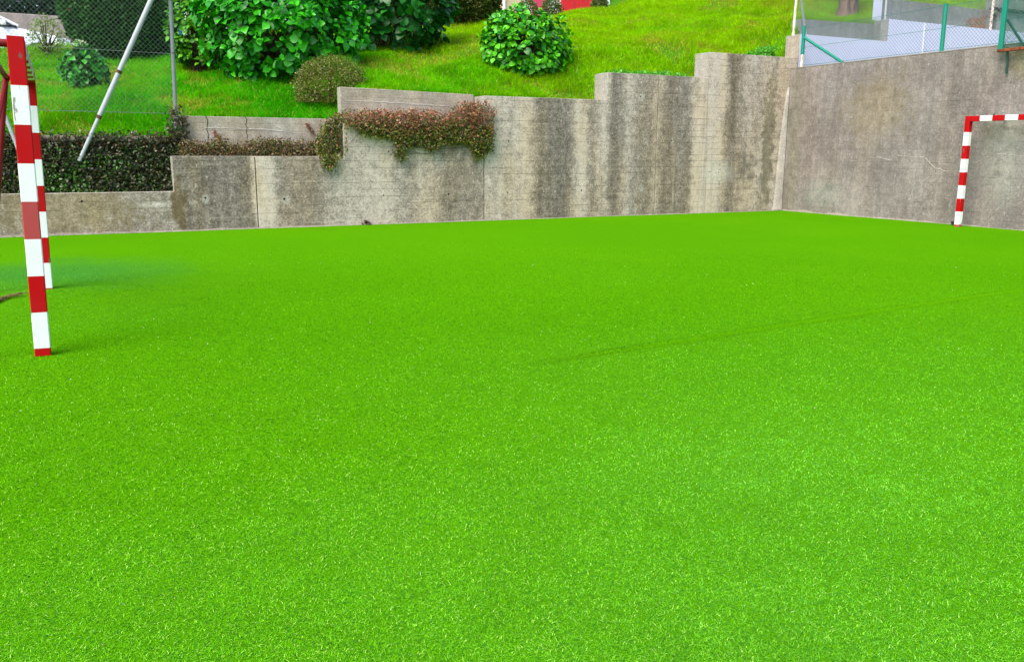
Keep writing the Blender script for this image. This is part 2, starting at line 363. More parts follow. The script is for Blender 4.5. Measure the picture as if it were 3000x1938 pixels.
k = (x < 12.6) & (y < 13) & (rng.random(N) > sstep(4.5, 11.5, r)); x, y, r = x[k], y[k], r[k]; n = len(x)
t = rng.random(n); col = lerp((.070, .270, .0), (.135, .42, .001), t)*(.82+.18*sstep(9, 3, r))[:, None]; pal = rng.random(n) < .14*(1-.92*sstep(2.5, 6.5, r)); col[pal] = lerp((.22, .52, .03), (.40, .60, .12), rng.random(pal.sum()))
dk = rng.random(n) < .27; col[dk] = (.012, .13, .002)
st_ = rng.random(n) < .0012; col[st_] = (.50, .50, .25)
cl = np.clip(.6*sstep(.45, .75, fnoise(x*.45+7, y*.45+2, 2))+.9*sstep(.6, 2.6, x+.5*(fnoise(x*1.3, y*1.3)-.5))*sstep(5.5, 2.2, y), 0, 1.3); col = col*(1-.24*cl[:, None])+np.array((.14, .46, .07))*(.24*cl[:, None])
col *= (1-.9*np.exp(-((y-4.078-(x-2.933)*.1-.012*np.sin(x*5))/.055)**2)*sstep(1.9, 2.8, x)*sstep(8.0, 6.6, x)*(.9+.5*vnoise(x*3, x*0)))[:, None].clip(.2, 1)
soft_shade = np.clip(1.15-np.hypot((x+.1)/1.25, (y-9.0)/1.5)+.8*(fnoise(x*1.6, y*1.6)-.5), 0, 1)*.75; col = col*(1-soft_shade[:, None])+col*np.array((.50, .72, 1))*soft_shade[:, None]+np.array((0, 0, .022))*soft_shade[:, None]  # same soft shade by the left goal, painted into the fibre colours
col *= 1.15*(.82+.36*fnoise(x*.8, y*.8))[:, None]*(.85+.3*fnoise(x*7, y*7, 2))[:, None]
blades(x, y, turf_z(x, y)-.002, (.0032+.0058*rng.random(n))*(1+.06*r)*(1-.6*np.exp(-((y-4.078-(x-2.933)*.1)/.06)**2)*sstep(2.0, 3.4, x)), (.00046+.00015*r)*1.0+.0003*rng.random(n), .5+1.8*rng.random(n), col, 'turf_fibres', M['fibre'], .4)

# hillside grass
M['grass'] = foliage('meadow_grass', .7, .03, .40, .15, 3)
N = 520000
y = 13.56+(rng.random(N)**1.15)*9.6; x = -1.6+rng.random(N)*(y*.96+8.5-1.6+2)
bare = sstep(.57, .70, fnoise(x*1.1+5, y*1.1, 3)); keep = rng.random(N) > bare*.55; x, y, bare = x[keep], y[keep], bare[keep]; n = len(x)
yel = np.clip(.15+.75*sstep(3.5, 10, x)+.9*(fnoise(x*.9+40, y*.9)-.5)+.25*sstep(16, 22, y), 0, 1)
col = lerp((.050, .42, .001), (.27, .53, .0), yel); drk = fnoise(x*2.6+9, y*2.6)
col *= (.62+.72*drk)[:, None]
br = (rng.random(n) < .03+.5*bare+.35*sstep(.55, .75, fnoise(x*.7+80, y*.7+3))*(x > 9)); col[br] = lerp((.28, .30, .01), (.42, .34, .05), rng.random(br.sum()))
lt = rng.random(n) < .04; col[lt] = (.34, .42, .07)
blades(x, y, hill(x, y)-.01, (.05+.09*rng.random(n))*(1-.45*bare)*(1+.5*drk), .0035+.004*rng.random(n), .3+.8*rng.random(n), col, 'hill_grass', M['grass'], .5)

# pale scraps on the turf
N = 150; a = R(-12)+rng.random(N)*R(72); r = 3.6+rng.random(N)*7.5; k = rng.random(N) < np.where(a < R(12), 1, .35); a, r = a[k], r[k]; n = len(a)
x, y = r*np.sin(a), r*np.cos(a); sz = (.003+.0011*r*rng.random(n)); b = rng.random(n)*6.28
m = 900; xw = np.concatenate([-1.5+3.2*rng.random(m//2)**1.2, 11.4+1.25*rng.random(m//4), 1.5+10*rng.random(m-m//2-m//4)]); wr = np.concatenate([x, xw]); yw = np.concatenate([y, 13.10-.05*rng.random(m)**2]); dirt = np.concatenate([np.zeros(n, bool), np.ones(m, bool)])
x, y = wr, yw; n = len(x); sz = np.concatenate([sz, .006+.010*rng.random(m)]); b = rng.random(n)*6.28
V = np.stack([np.stack([x+sz*np.cos(b+q)*(1 if i % 2 else .45), y+sz*np.sin(b+q)*(1 if i % 2 else .45), turf_z(x, y)+.018+.008*rng.random(n)], 1) for i, q in enumerate((0, 1.57, 3.14, 4.71))], 1)
o = raw('leaf_litter', V.reshape(-1, 3), [np.arange(n*4).reshape(-1, 4)], foliage('dry_scraps', .7, .2, .2, .1), tint=np.repeat(np.where(dirt[:, None], lerp((.05, .035, .015), (.20, .13, .06), rng.random(n)), lerp((.40, .36, .18), (.55, .58, .40), rng.random(n))), 4, 0)); o['kind'] = 'stuff'

# ------------------------------------------------------------------ retaining walls
STEPS = [(-8, 1.40, .555), (1.40, 3.85, 1.04), (3.85, 6.185, 1.525), (6.185, 8.54, 2.0), (8.54, 10.73, 2.46), (10.73, 12.9, 2.91)]
JOINTS = [2.528, 6.185, 9.619]
def holes_cut(o, holes, y, r=.017, depth=.10):
    mb = MB()
    for x, z in holes: mb.tube([(x, y-.02, z), (x, y+depth, z)], r*(.8+.5*random.random()), 8)
    c = mb.build('cutter', M['shadow_gap']); md = o.modifiers.new('holes', 'BOOLEAN'); md.operation = 'DIFFERENCE'; md.object = c; md.solver = 'EXACT'
    dg = bpy.context.evaluated_depsgraph_get(); me = bpy.data.meshes.new_from_object(o.evaluated_get(dg)); o.modifiers.clear(); o.data = me
    bpy.data.objects.remove(c, do_unlink=True)
root = thing('retaining_wall', 'long stained grey concrete retaining wall rising in steps behind the turf', 'wall', (6, WY, 0))
def step_outline(x0, x1, steps):
    pts = [(x0, -.1), (x1, -.1)]; top = []
    for a, b, z in steps:
        a2, b2 = max(a, x0), min(b, x1)
        if b2 > a2+.002: top += [(a2, z), (b2, z)]
    return pts+top[::-1]
cuts = [-8]+JOINTS+[12.9]
for i in range(4):
    a = cuts[i]+(.006 if i else 0); b = cuts[i+1]-(.006 if i < 3 else 0)
    mb = MB().poly(step_outline(a, b, STEPS), WY, WY+.42 if i > 1 else WY+.22)
    o = mb.build('wall_panel', [M['wall'], M['wall_end']], root, bevel=.008)
    holes_cut(o, [h for h in HOLES if a < h[0] < b], WY)
    for p in o.data.polygons:
        if (abs(p.normal.x) > .7 or p.normal.z > .7) and p.area > .002: p.material_index = 1
mb = MB()
for j in JOINTS: mb.box((j-.02, WY+.022, -.05), (j+.02, WY+.2, {2.528: 1.03, 6.185: 1.52, 9.619: 2.45}[j]))
mb.build('joint_strip', M['shadow_gap'], root)
# pale fillet along the foot, slightly uneven
xs = np.linspace(-6, 12.6, 240); V = []
for k, x in enumerate(xs):
    hh = (.008+.035*float(fnoise(x*3, 1.)))*(1-.6*float(sstep(2.5, 8, x))) ; V += [(x, WY-.035-.02*float(fnoise(x*4, 5.)), -.02), (x, WY-.012, hh*.5), (x, WY+.004, hh)]
i = np.arange(len(xs)-1)*3
raw('foot_fillet', V, [np.concatenate([np.stack([i, i+3, i+4, i+1], 1), np.stack([i+1, i+4, i+5, i+2], 1)])], M['mortar'], root, smooth=True)
# tapering mortar patch in the corner
zs = np.linspace(0, 2.36, 26); V = []
for z in zs:
    xl = np.interp(z, [0, .1, 1.2, 1.9, 2.33, 2.4], [12.45, 12.49, 12.545, 12.60, 12.665, 12.70])+.015*(float(fnoise(z*9, 3.))-.5)
    V += [(xl, WY+.003, z), (xl+.012, WY-.022, z), (12.69, WY-.03, z)]
i = np.arange(len(zs)-1)*3
raw('corner_patch', V, [np.concatenate([np.stack([i, i+1, i+4, i+3], 1), np.stack([i+1, i+2, i+5, i+4], 1)])], M['patch'], root, smooth=False)
# the wall set back behind the planting ledge
root = thing('planter_wall', 'pale low concrete wall set back behind the ivy ledge', 'wall', (3, 13.6, 0))
mb = MB().poly([(-8, .3), (6.17, .3), (6.17, 2.035), (3.93, 2.08), (3.93, 1.60), (1.60, 1.60), (1.60, 1.305), (-8, 1.305)], 13.5, 13.68)
o = mb.build('wall_panel', [M['wall_back'], M['wall_end']], root, bevel=.008)
for p in o.data.polygons:
    if p.normal.x < -.7 or p.normal.z > .7: p.material_index = 1
mb = MB(); 
for xx, z0, z1 in ((1.95, 1.1, 1.6), (2.5, 1.3, 1.6)):
    mb.tube([(xx+.012*math.sin(k*2.1), 13.499, z0+(z1-z0)*k/8) for k in range(9)], .005, 5)
mb.build('crack', M['shadow_gap'], root)
rm = MB()
def ribbon(mb, pts, w, n, off):
    """raised smear of mortar along a polyline on a wall; n = outward normal"""
    P = [Vector(p)+Vector(n)*off for p in pts]; out = []
    for a, b in zip(P, P[1:]):
        k = max(2, int((b-a).length/.05))
        out += [a.lerp(b, q/k)+Vector((random.uniform(-1, 1), random.uniform(-1, 1), random.uniform(-1, 1)))*.006 for q in range(k)]
    out.append(P[-1]); n = Vector(n)
    for i, p in enumerate(out):                       # keep on the wall plane
        out[i] = p-n*((p-P[0]).dot(n))
    vs = []
    for i, p in enumerate(out):
        d = (out[min(i+1, len(out)-1)]-out[max(i-1, 0)]).normalized(); s = d.cross(n).normalized(); ww = w*random.uniform(.35, 1)
        vs += [p-s*ww-n*off*1.2, p+n*off*.4, p+s*ww-n*off*1.2]
    fs = []
    for i in range(len(out)-1): fs += [(3*i, 3*i+1, 3*i+4, 3*i+3), (3*i+1, 3*i+2, 3*i+5, 3*i+4)]
    mb.add(vs, fs)
ribbon(rm, [(1.9, 13.5, 1.44), (2.4, 13.5, 1.43), (2.9, 13.5, 1.42), (3.2, 13.5, 1.38)], .014, (0, -1, 0), .003)
ribbon(rm, [(2.85, 13.5, 1.58), (2.9, 13.5, 1.5), (3.0, 13.5, 1.44), (3.12, 13.5, 1.36)], .010, (0, -1, 0), .003)
ribbon(rm, [(4.0, 13.5, 1.88), (5.0, 13.5, 1.86), (5.9, 13.5, 1.83)], .012, (0, -1, 0), .003)
rm.build('mortar_smear', M['patch'], root)
# right hand wall
root = thing('boundary_wall', 'tall smooth warm grey concrete wall closing the right side of the pitch', 'wall', (12.8, 8, 0))
MB().box((12.705, -4, -.1), (12.895, WY-.003, 2.695)).build('wall_panel', M['wall_right'], root, bevel=.006)
MB().box((12.703, -4, 2.697), (12.90, WY-.004, 2.716)).build('coping', M['mortar'], root, bevel=.004)
CR = [[(11.522,.969),(11.252,.972),(11.082,1.026),(10.892,1.053),(10.634,.996),(10.521,1.081),(9.967,1.059),(9.863,.972),(9.76,.893),(9.514,.833),(9.31,.916)],
 [(9.739,.877),(9.767,.796),(9.943,.678),(10.137,.506),(10.169,.355)], [(9.567,.975),(9.434,1.071),(9.325,1.196)], [(8.825,.035),(8.62,.264),(8.404,.471),(8.218,.656),(8.0,.72)],
 [(9.3,.916),(9.0,1.0),(8.7,1.12),(8.3,1.08),(8.0,1.2)]]
mb = MB()
for c in CR: ribbon(mb, [(12.705, a, b) for a, b in c], .0075, (-1, 0, 0), .003)
mb.build('filled_crack', M['patch'], root)
xs = np.linspace(4, 13.1, 120); V = []
for x in xs: V += [(12.705-.03-.02*float(fnoise(x*4, 8.)), x, -.02), (12.709, x, .004+.03*float(fnoise(x*2.4, 2.))**2*2)]
i = np.arange(len(xs)-1)*2
raw('foot_fillet', V, [np.stack([i, i+1, i+3, i+2], 1)], M['mortar'], root)
# whitewashed continuation beyond the right wall
root = thing('whitewashed_wall', 'bluish white painted stepped wall seen over the right concrete wall', 'wall', (16, WY, 0))
mb = MB().poly([(12.907, -.1), (24, -.1), (24, 3.79), (15.295, 3.79), (15.295, 3.354), (12.907, 3.354)], WY, WY+.38)
o = mb.build('wall_panel', [M['whitewash'], M['wall_back'], M['wall_grey']], root, bevel=.006)
for p in o.data.polygons:
    if p.normal.x < -.7 and p.center.x < 13: p.material_index = 1
    elif p.normal.x < -.7: p.material_index = 2
MB().box((16.35, WY-.02, 0), (16.368, WY-.001, 3.78)).build('drain_pipe', M['white'], root)
root = thing('upper_grey_wall', 'dark grey concrete wall above the white painted wall', 'wall', (16, 13.7, 0))
o = MB().poly([(13.27, 2.6), (19.05, 2.6), (19.05, 4.27), (15.5, 4.27), (15.5, 3.74), (13.27, 3.70)], WY+.384, WY+.62).build('wall_panel', [M['wall_grey'], M['whitewash']], root, bevel=.008)
for p in o.data.polygons:
    if p.normal.x < -.7 and p.center.x > 15: p.material_index = 1
root = thing('grey_gable', 'grey concrete slab wall behind the perforated backboard', 'wall', (21, 13.9, 0))
MB().box((19.2, WY+.384, 2.6), (26, WY+.7, 5.2)).build('wall_panel', M['wall_grey'], root, bevel=.008)
MB().box((18.9, WY+.3, 4.28), (26, WY+.383, 4.33)).build('slab_edge', M['shadow_gap'], root)

# ------------------------------------------------------------------ goals
GB = .2
def striped(mb, p0, p1, prof, levels, mats, upv=None):
    L = (Vector(p1)-Vector(p0)).length; mb.prism(prof, p0, p1, [l/L for l in levels], mats, upv)
PROF = octa(.08, .08, .004)
GM = [M['red'], M['white'], M['faded']]
def goal(name, label, x, y, sgn, lean, faded, frame, L=2.4, z0=.044, stub_far=None, top=1.69):
    root = thing(name, label, 'goal', (x, y, 0))
    for k in (0, 1):
        yy = y+sgn*L*k; lv = [0]+[z0+GB*i for i in range(8)]+[top]; mats = [0, 1]*5
        mats = mats[:9]
        if k in faded: mats[faded[k]] = 2
        if frame is None and k == 0: mats[0] = 2
        mb = MB(); striped(mb, (x, yy, 0), (x+lean*top, yy, top), PROF, lv, mats)
        mb.build('post', GM, root)
    a, b = .043, L-.043; lv = [0, .16]; 
    while lv[-1]+GB < b-a-.16: lv.append(lv[-1]+GB)
    lv += [b-a]; n = len(lv)-1; mats = [0 if i % 2 == 0 else 1 for i in range(n)]
    xx = x+lean*(top-.042); mb = MB(); striped(mb, (xx, y+sgn*a, top-.042), (xx, y+sgn*b, top-.042), PROF, lv, mats)
    mb.build('crossbar', GM, root)
    if frame:
        MB().box((xx-.016, y+sgn*L-.016, top-.005), (xx+.016, y+sgn*L+.016, top+.085)).build('lug', M['rust'], root, bevel=.003)
        zt = top-.035
        for k in (0, 1):
            yy = y+sgn*L*k
            MB().tube([(xx-.04, yy, zt), (xx-.13, yy, zt+.003), (xx-.155, yy, zt-.03)], .021, 10).build('top_stay', M['dark_red'], root, True)
            MB().tube([(xx-.155, yy, zt), (xx-.155-.5*(frame-.155), yy, zt*.5), (xx-frame, yy, -.02)], .021, 10).build('rear_strut', M['dark_red'], root, True)
        MB().tube([(xx-.155, y, zt), (xx-.155, y+sgn*L, zt)], .019, 10).build('rear_rail', M['dark_red'], root, True)
        MB().tube([(xx-.155, y+sgn*L, zt-.02), (xx-.40, y+sgn*.9, .45)], .018, 8).build('brace', M['dark_red'], root, True)
    else:
        for yy, zz in ((y+sgn*.40, top-.042), (y+sgn*2.0, top-.042)):
            MB().tube([(x+.04, yy, zz), (12.704, yy, zz+.01)], .012, 8).build('wall_bracket', M['galv'], root, True)
            MB().tube([(x-.005, yy, top-.002), (x-.005, yy, top+.022)], .010, 8).build('bolt', M['black'], root, True)
    return root
goal('handball_goal', 'red and white striped goal seen edge on at the left, with dark red rear stays', -.172, 5.40, 1, .016, {0: 4}, .42)
goal('wall_goal', 'small red and white striped goal fixed in front of the right concrete wall', 12.40, 9.007, -1, 0, {0: 7 if False else 0}, None, z0=.036, top=1.675)

def mk(n, l, c, mb, mats, smooth=True, bevel=0, group=None): return tag(mb.build(n, mats, None, smooth, bevel), l, c, group)
mk('anchor_peg', 'small black anchor peg at the foot of the right wall by the goal post', 'peg', MB().tube([(12.60, 9.25, 0), (12.60, 9.25, .05)], .018, 8).tube([(12.57, 9.25, .045), (12.64, 9.25, .05)], .012, 8), M['black'])

# ------------------------------------------------------------------ leaves
def unit(v): return v/np.maximum(np.linalg.norm(v, axis=-1, keepdims=True), 1e-9)
LEAF = dict(
 broad=(np.array([(0,0,0),(-.30,.22,.05),(0,.28,-.02),(.30,.22,.05),(-.40,.50,.07),(0,.55,-.03),(.40,.50,.07),(-.24,.80,.0),(0,.82,-.07),(.24,.80,.0),(0,1.05,-.16)], float),
        [(0,2,1),(0,3,2),(7,8,10),(8,9,10)], [(1,2,5,4),(2,3,6,5),(4,5,8,7),(5,6,9,8)]),
 small=(np.array([(0,0,0),(-.26,.45,.06),(0,.5,-.02),(.26,.45,.06),(0,1,-.06)], float), [(0,2,1),(0,3,2),(1,2,4),(2,3,4)], []),
 needle=(np.array([(0,0,0),(-.09,.5,.0),(.09,.5,.0),(0,1,0)], float), [(0,2,1),(1,2,3)], []))
def leaves(name, P, D, Nn, size, col, mat, kind='small', parent=None, width=1.0):
    T, tris, quads = LEAF[kind]; D = unit(D); sd = unit(np.cross(D, Nn)); Nn = np.cross(sd, D)
    n = len(P); m = len(T); s = np.asarray(size).reshape(-1, 1, 1)
    V = P[:, None]+s*(T[None, :, 0:1]*width*sd[:, None]+T[None, :, 1:2]*D[:, None]+T[None, :, 2:3]*Nn[:, None])
    i = np.arange(n)[:, None, None]*m; FS = [(i+np.array(tris)[None]).reshape(-1, 3)]
    if quads: FS.append((i+np.array(quads)[None]).reshape(-1, 4))
    return raw(name, V.reshape(-1, 3), FS, mat, parent, tint=np.repeat(col, m, 0), smooth=(kind == 'broad'))
def rdir(n): return unit(rng.normal(size=(n, 3)))
M['hyd'] = foliage('broad_glossy_leaf', .36, .30, .08, .12, 5)
M['tiny'] = foliage('small_leaf', .42, .45, .2, .2, 14)
M['needle'] = foliage('conifer_spray', .6, .25, .15, .25, 4)
g = G('bark'); n = g.noise(g.scale(g.co, (1, 1, .2)), 16, 6, .75); g.bump(n, 1.0, .04); M['bark'] = g.fin(g.ramp(n, [(.35, (.035, .025, .02)), (.5, (.14, .095, .08)), (.7, (.26, .19, .16))]), .95, .1)
g = G('twig'); n = g.noise(g.co, 30, 4); M['twig'] = g.fin(g.mix(n, (.03, .022, .014), (.09, .065, .04)), .9, .1)

def hydrangea(name, label, c, rad, n_tip, leaf, cols, ground, seed_low=-.75, flowers=0):
    """rosettes of broad opposite leaves on the tips of stems that fan out from the base"""
    c = np.array(c); rad = np.array(rad); root = thing(name, label, 'bush', (c[0], c[1], ground))
    d = rdir(n_tip*3); d = d[d[:, 2] > seed_low][:n_tip]; n = len(d)
    lump = .74+.42*fnoise(d[:, 0]*2.3+d[:, 2]*1.7+9+c[0], d[:, 1]*2.3-d[:, 2]+5, 2)+.06*rng.normal(size=n)
    shell = np.where(rng.random(n) < .90, 1-.10*rng.random(n), .6+.35*rng.random(n)); tip = c+d*rad*(lump*shell)[:, None]
    tip[:, 2] = np.maximum(tip[:, 2], ground+.10+.1*rng.random(n))
    ax = unit(d*np.array([1, 1, .7])+np.array([0, 0, .75])+.28*rng.normal(size=(n, 3)))
    mb = MB(); b = Vector((c[0], c[1], ground-.03))
    for k in range(0, n, 4):
        p = Vector(tip[k]); q = b+Vector((random.uniform(-.25, .25)*rad[0], random.uniform(-.25, .25)*rad[1], 0))
        mb.tube([q, q.lerp(p, .5)+Vector((0, 0, .12*rad[2])), p], [.009, .007, .004], 5)
    mb.build('stems', M['twig'], root)
    P, D, NN, SZ, C = [], [], [], [], []
    u = unit(np.cross(ax, rdir(n))); w = np.cross(ax, u)
    for lev, (hgt, spread, sz) in enumerate(((.02, .40, .50), (-.01, .80, .80), (-.05, 1.15, 1.0), (-.10, 1.35, 1.0))):
        for q in range(2):
            ang = (lev % 2)*np.pi/2+q*np.pi+.35*rng.normal(size=n); rad_d = u*np.cos(ang)[:, None]+w*np.sin(ang)[:, None]
            dd = unit(rad_d*spread+ax*(1.25-spread)*.9+np.array([0, 0, -.16*lev*.5])+.12*rng.normal(size=(n, 3)))
            keep = rng.random(n) < (.95 if lev < 3 else .6)
            P.append((tip+ax*hgt+rad_d*.015)[keep]); D.append(dd[keep]); NN.append((ax+.3*rng.normal(size=(n, 3)))[keep])
            SZ.append((leaf*sz*(.8+.4*rng.random(n)))[keep])
            t = np.clip(rng.random(n)**1.4*.9+(.25 if lev == 0 else 0), 0, 1); C.append(lerp(cols[0], cols[1], t)[keep])
    leaves('foliage', np.concatenate(P), np.concatenate(D), np.concatenate(NN), np.concatenate(SZ), np.concatenate(C), M['hyd'], 'broad', root, 1.12)
    if flowers:
        k = np.argsort(-tip[:, 2])[:flowers]; pts = np.repeat(tip[k]+ax[k]*.03, 26, 0); off = rdir(len(pts))*.7; off[:, 2] = abs(off[:, 2])
        for q in range(flowers): leaves('flower_head', (pts+off*.05)[q*26:q*26+26], off[q*26:q*26+26], rdir(26), .03+.01*rng.random(26), lerp((.55, .6, .35), (.75, .75, .6), rng.random(26)), M['tiny'], 'small', root)
        #, off, rdir(len(pts)), .03+.01*rng.random(len(pts)), lerp((.55, .6, .35), (.75, .75, .6), rng.random(len(pts))), M['tiny'], 'small', root)
    return root
HC = ((.004, .12, .003), (.050, .50, .006))
hydrangea('hydrangea', 'largest bright green hydrangea with big glossy leaves, between two grassy slopes', (3.86, 16.35, 3.30), (1.52, 1.2, 1.30), 720, .152, HC, hz(3.6, 15.7), -.85)
hydrangea('hydrangea', 'dark leaved hydrangea tucked behind the right side of the largest hydrangea', (6.35, 18.1, 4.1), (1.25, 1.1, 1.15), 300, .20, ((.005, .07, .005), (.014, .19, .010)), hz(6.35, 17.6), -.8)  # leaf colours darker than on the other hydrangeas
hydrangea('hydrangea', 'round compact hydrangea alone on the lawn above the wall step', (7.90, 14.98, 2.93), (.92, .74, .78), 400, .128, ((.005, .12, .002), (.11, .54, .004)), hz(7.8, 14.6), -.8)
hydrangea('hydrangea', 'small young hydrangea with pale flower heads behind the chain link fence', (.50, 16.9, 2.46), (.36, .34, .36), 70, .13, ((.010, .12, .006), (.04, .30, .015)), hz(.5, 16.9), -.6, 5)
hydrangea('laurel_shrub', 'yellowish green leafy shrub right of the grey fence post', (2.50, 17.7, 3.26), (.56, .5, .72), 230, .11, ((.03, .18, .005), (.13, .40, .01)), hz(2.48, 17.7), -.8)

def cloud_bush(name, label, cat, c, rad, n, size, colf, ground, kind='small', mat='tiny', trunk=True, low=-.8, lumpy=.35, foliage_name='foliage'):
    c = np.array(c, float); rad = np.array(rad, float); root = thing(name, label, cat, (c[0], c[1], ground))
    d = rdir(n); d = d[d[:, 2] > low]; m = len(d)
    l = 1-lumpy/2+lumpy*fnoise(d[:, 0]*3.1+d[:, 2]*2+c[0]*3+20, d[:, 1]*3.1-d[:, 2]*2+c[1]+20, 3)
    rr = l*(1-.30*rng.random(m)**1.6)+.03*rng.normal(size=m); P = c+d*rad*rr[:, None]; P[:, 2] = np.maximum(P[:, 2], ground+.01)
    D = unit(d+np.array([0, 0, .35])+.7*rng.normal(size=(m, 3))); col = colf(P, d, rr/l, m)
    leaves(foliage_name, P, D, unit(d+.6*rng.normal(size=(m, 3))), size*(.7+.6*rng.random(m)), col, M[mat], kind, root)
    if trunk:
        mb = MB(); b = Vector((c[0], c[1], ground-.05))
        for k in range(16):
            q = Vector(c+d[k]*rad*.85); mb.tube([b+Vector((random.uniform(-.1, .1), random.uniform(-.1, .1), 0)), b.lerp(q, .5)+Vector((0, 0, .05)), q], [.025, .016, .006], 5)
        mb.build('stems', M['twig'], root)
    return root
def mixcol(a, b, brown=None, p=0): 
    def f(P, d, rr, m):
        c = lerp(a, b, np.clip(rng.random(m)*.7+.5*(fnoise(P[:, 0]*4+P[:, 2]*3, P[:, 1]*4+P[:, 2]*2)-.3), 0, 1))
        if brown is not None:
            k = rng.random(m) < p; c[k] = lerp(brown[0], brown[1], rng.random(k.sum()))
        return c
    return f
cloud_bush('heath_mound', 'low rounded olive brown heath mound just behind the pale low wall', 'bush', (4.02, 14.3, 2.10), (.58, .42, .50), 15000, .030, mixcol((.035, .06, .004), (.23, .30, .012), ((.16, .11, .03), (.40, .32, .14)), .26), hz(4.0, 14.3), 'small', 'tiny', True, -.7, .25)
def heath_grass():
    n = 900; a = rng.random(n)*2*np.pi; r = np.sqrt(rng.random(n))*.5; x = 4.12+r*np.cos(a); y = 14.35+.7*r*np.sin(a); z = 2.10+.50*np.sqrt(np.maximum(0, 1-(r/.6)**2))-.05
    o = blades(x, y, z, .06+.10*rng.random(n), .003+0*x, .4+.8*rng.random(n), lerp((.06, .22, .01), (.18, .32, .03), rng.random(n)), 'grass_tuft', M['grass']); return o
tuft = heath_grass(); del tuft['kind']; tuft.name = 'grass_blades'
put(tuft, [o for o in COL.objects if o.name == 'heath_mound'][0])
cloud_bush('conifer_hedge', 'tall dense dark evergreen shrub behind the chain link and slanting pole', 'bush', (1.36, 20.2, 3.98), (1.02, .8, 1.32), 60000, .075, mixcol((.006, .045, .004), (.030, .17, .007), ((.20, .07, .03), (.28, .12, .05)), .006), hz(1.3, 19.8), 'small', 'needle', True, -.95, .22)
cloud_bush('juniper', 'dull olive juniper shrub on the crest between hydrangea and red fence', 'bush', (9.70, 21.7, 5.0), (1.02, .8, .76), 30000, .07, mixcol((.02, .05, .005), (.11, .16, .012), ((.14, .08, .03), (.25, .15, .07)), .06), hz(9.7, 21.4), 'small', 'needle', True, -.9, .4)
for i, (x, y, s, l) in enumerate(((12.2, 23.0, .30, 'small reddish green shrub standing before the orange wall'), (13.1, 23.2, .30, 'small dark green shrub between the pink panel and red panel'), (14.6, 23.0, .22, 'small sparse shrub in front of the grey pillar'))):
    cloud_bush('garden_shrub', l, 'bush', (x, y, hz(x, y)+s*.8), (s, s, s*1.1), 1800, .06, mixcol((.04, .09, .01), (.14, .20, .03), ((.25, .08, .05), (.3, .14, .07)), .2 if i == 0 else .03), hz(x, y), 'small', 'tiny', True, -.9, .5)
cloud_bush('roadside_weed', 'yellowish leafy weed growing on the crest before the white car', 'plant', (-.02, 21.3, hz(-.02, 21.3)+.30), (.34, .25, .45), 900, .055, mixcol((.10, .22, .01), (.26, .34, .03)), hz(-.02, 21.3), 'small', 'tiny', True, -.9, .6)
# street hedge with violet flowers on the bank
def hedge_col(P, d, rr, m):
    c = lerp((.01, .04, .025), (.03, .10, .05), rng.random(m)); k = (rng.random(m) < .34*(fnoise(P[:, 0]*1.3+3, P[:, 2]*1.3) > .52)); c[k] = lerp((.22, .16, .34), (.42, .34, .52), rng.random(k.sum())); return c
cloud_bush('flowering_hedge', 'dark street hedge with violet flowers above the far wall', 'hedge', (-1.2, 29.4, 5.5), (4.2, 1.0, 1.15), 34000, .17, hedge_col, 4.4, 'small', 'tiny', False, -.95, .5)
cloud_bush('background_hedge', 'dark tall evergreen hedge closing the view behind the hydrangeas', 'hedge', (6.3, 25.6, 4.9), (3.6, 1.0, 2.0), 30000, .15, mixcol((.006, .035, .006), (.025, .11, .012)), 3.2, 'small', 'needle', False, -.95, .4)
# low plants along the tops of the wall steps
for (x0, x1, y, h, n, l) in ((8.85, 10.45, 13.62, .11, 2600, 'low strip of dark green weeds along the second wall step'), (12.0, 12.72, 13.72, .24, 2600, 'leafy weed clump on the top wall step beside the white pole')):
    x = x0+(x1-x0)*rng.random(n); hh = h*(.35+.9*fnoise(x*4, x*0+y))*(sstep(x0-.3, x1, x) if h > .2 else 1); z0 = hill(x, np.full(n, y)); P = np.stack([x, y+.12*rng.normal(size=n), z0+hh*rng.random(n)], 1)
    root = thing('wall_top_weeds', l, 'plant', ((x0+x1)/2, y, float(z0.mean())))
    leaves('foliage', P, unit(rng.normal(size=(n, 3))+(0, -.3, .8)), rdir(n)+(0, -.5, .6), .04+.03*rng.random(n), lerp((.03, .22, .006), (.12, .45, .012), rng.random(n)), M['tiny'], 'small', root)
n = 60; P = np.array([4.162, 13.08, .0])+rng.normal(size=(n, 3))*(.03, .015, .02); P[:, 2] = abs(P[:, 2])+.01
tag(leaves('dry_weed', P, rdir(n)+(0, -.4, .6), rdir(n), .035+.02*rng.random(n), lerp((.05, .04, .02), (.14, .09, .05), rng.random(n)), M['tiny']), 'tiny dry brown weed at the foot of the concrete wall', 'plant')

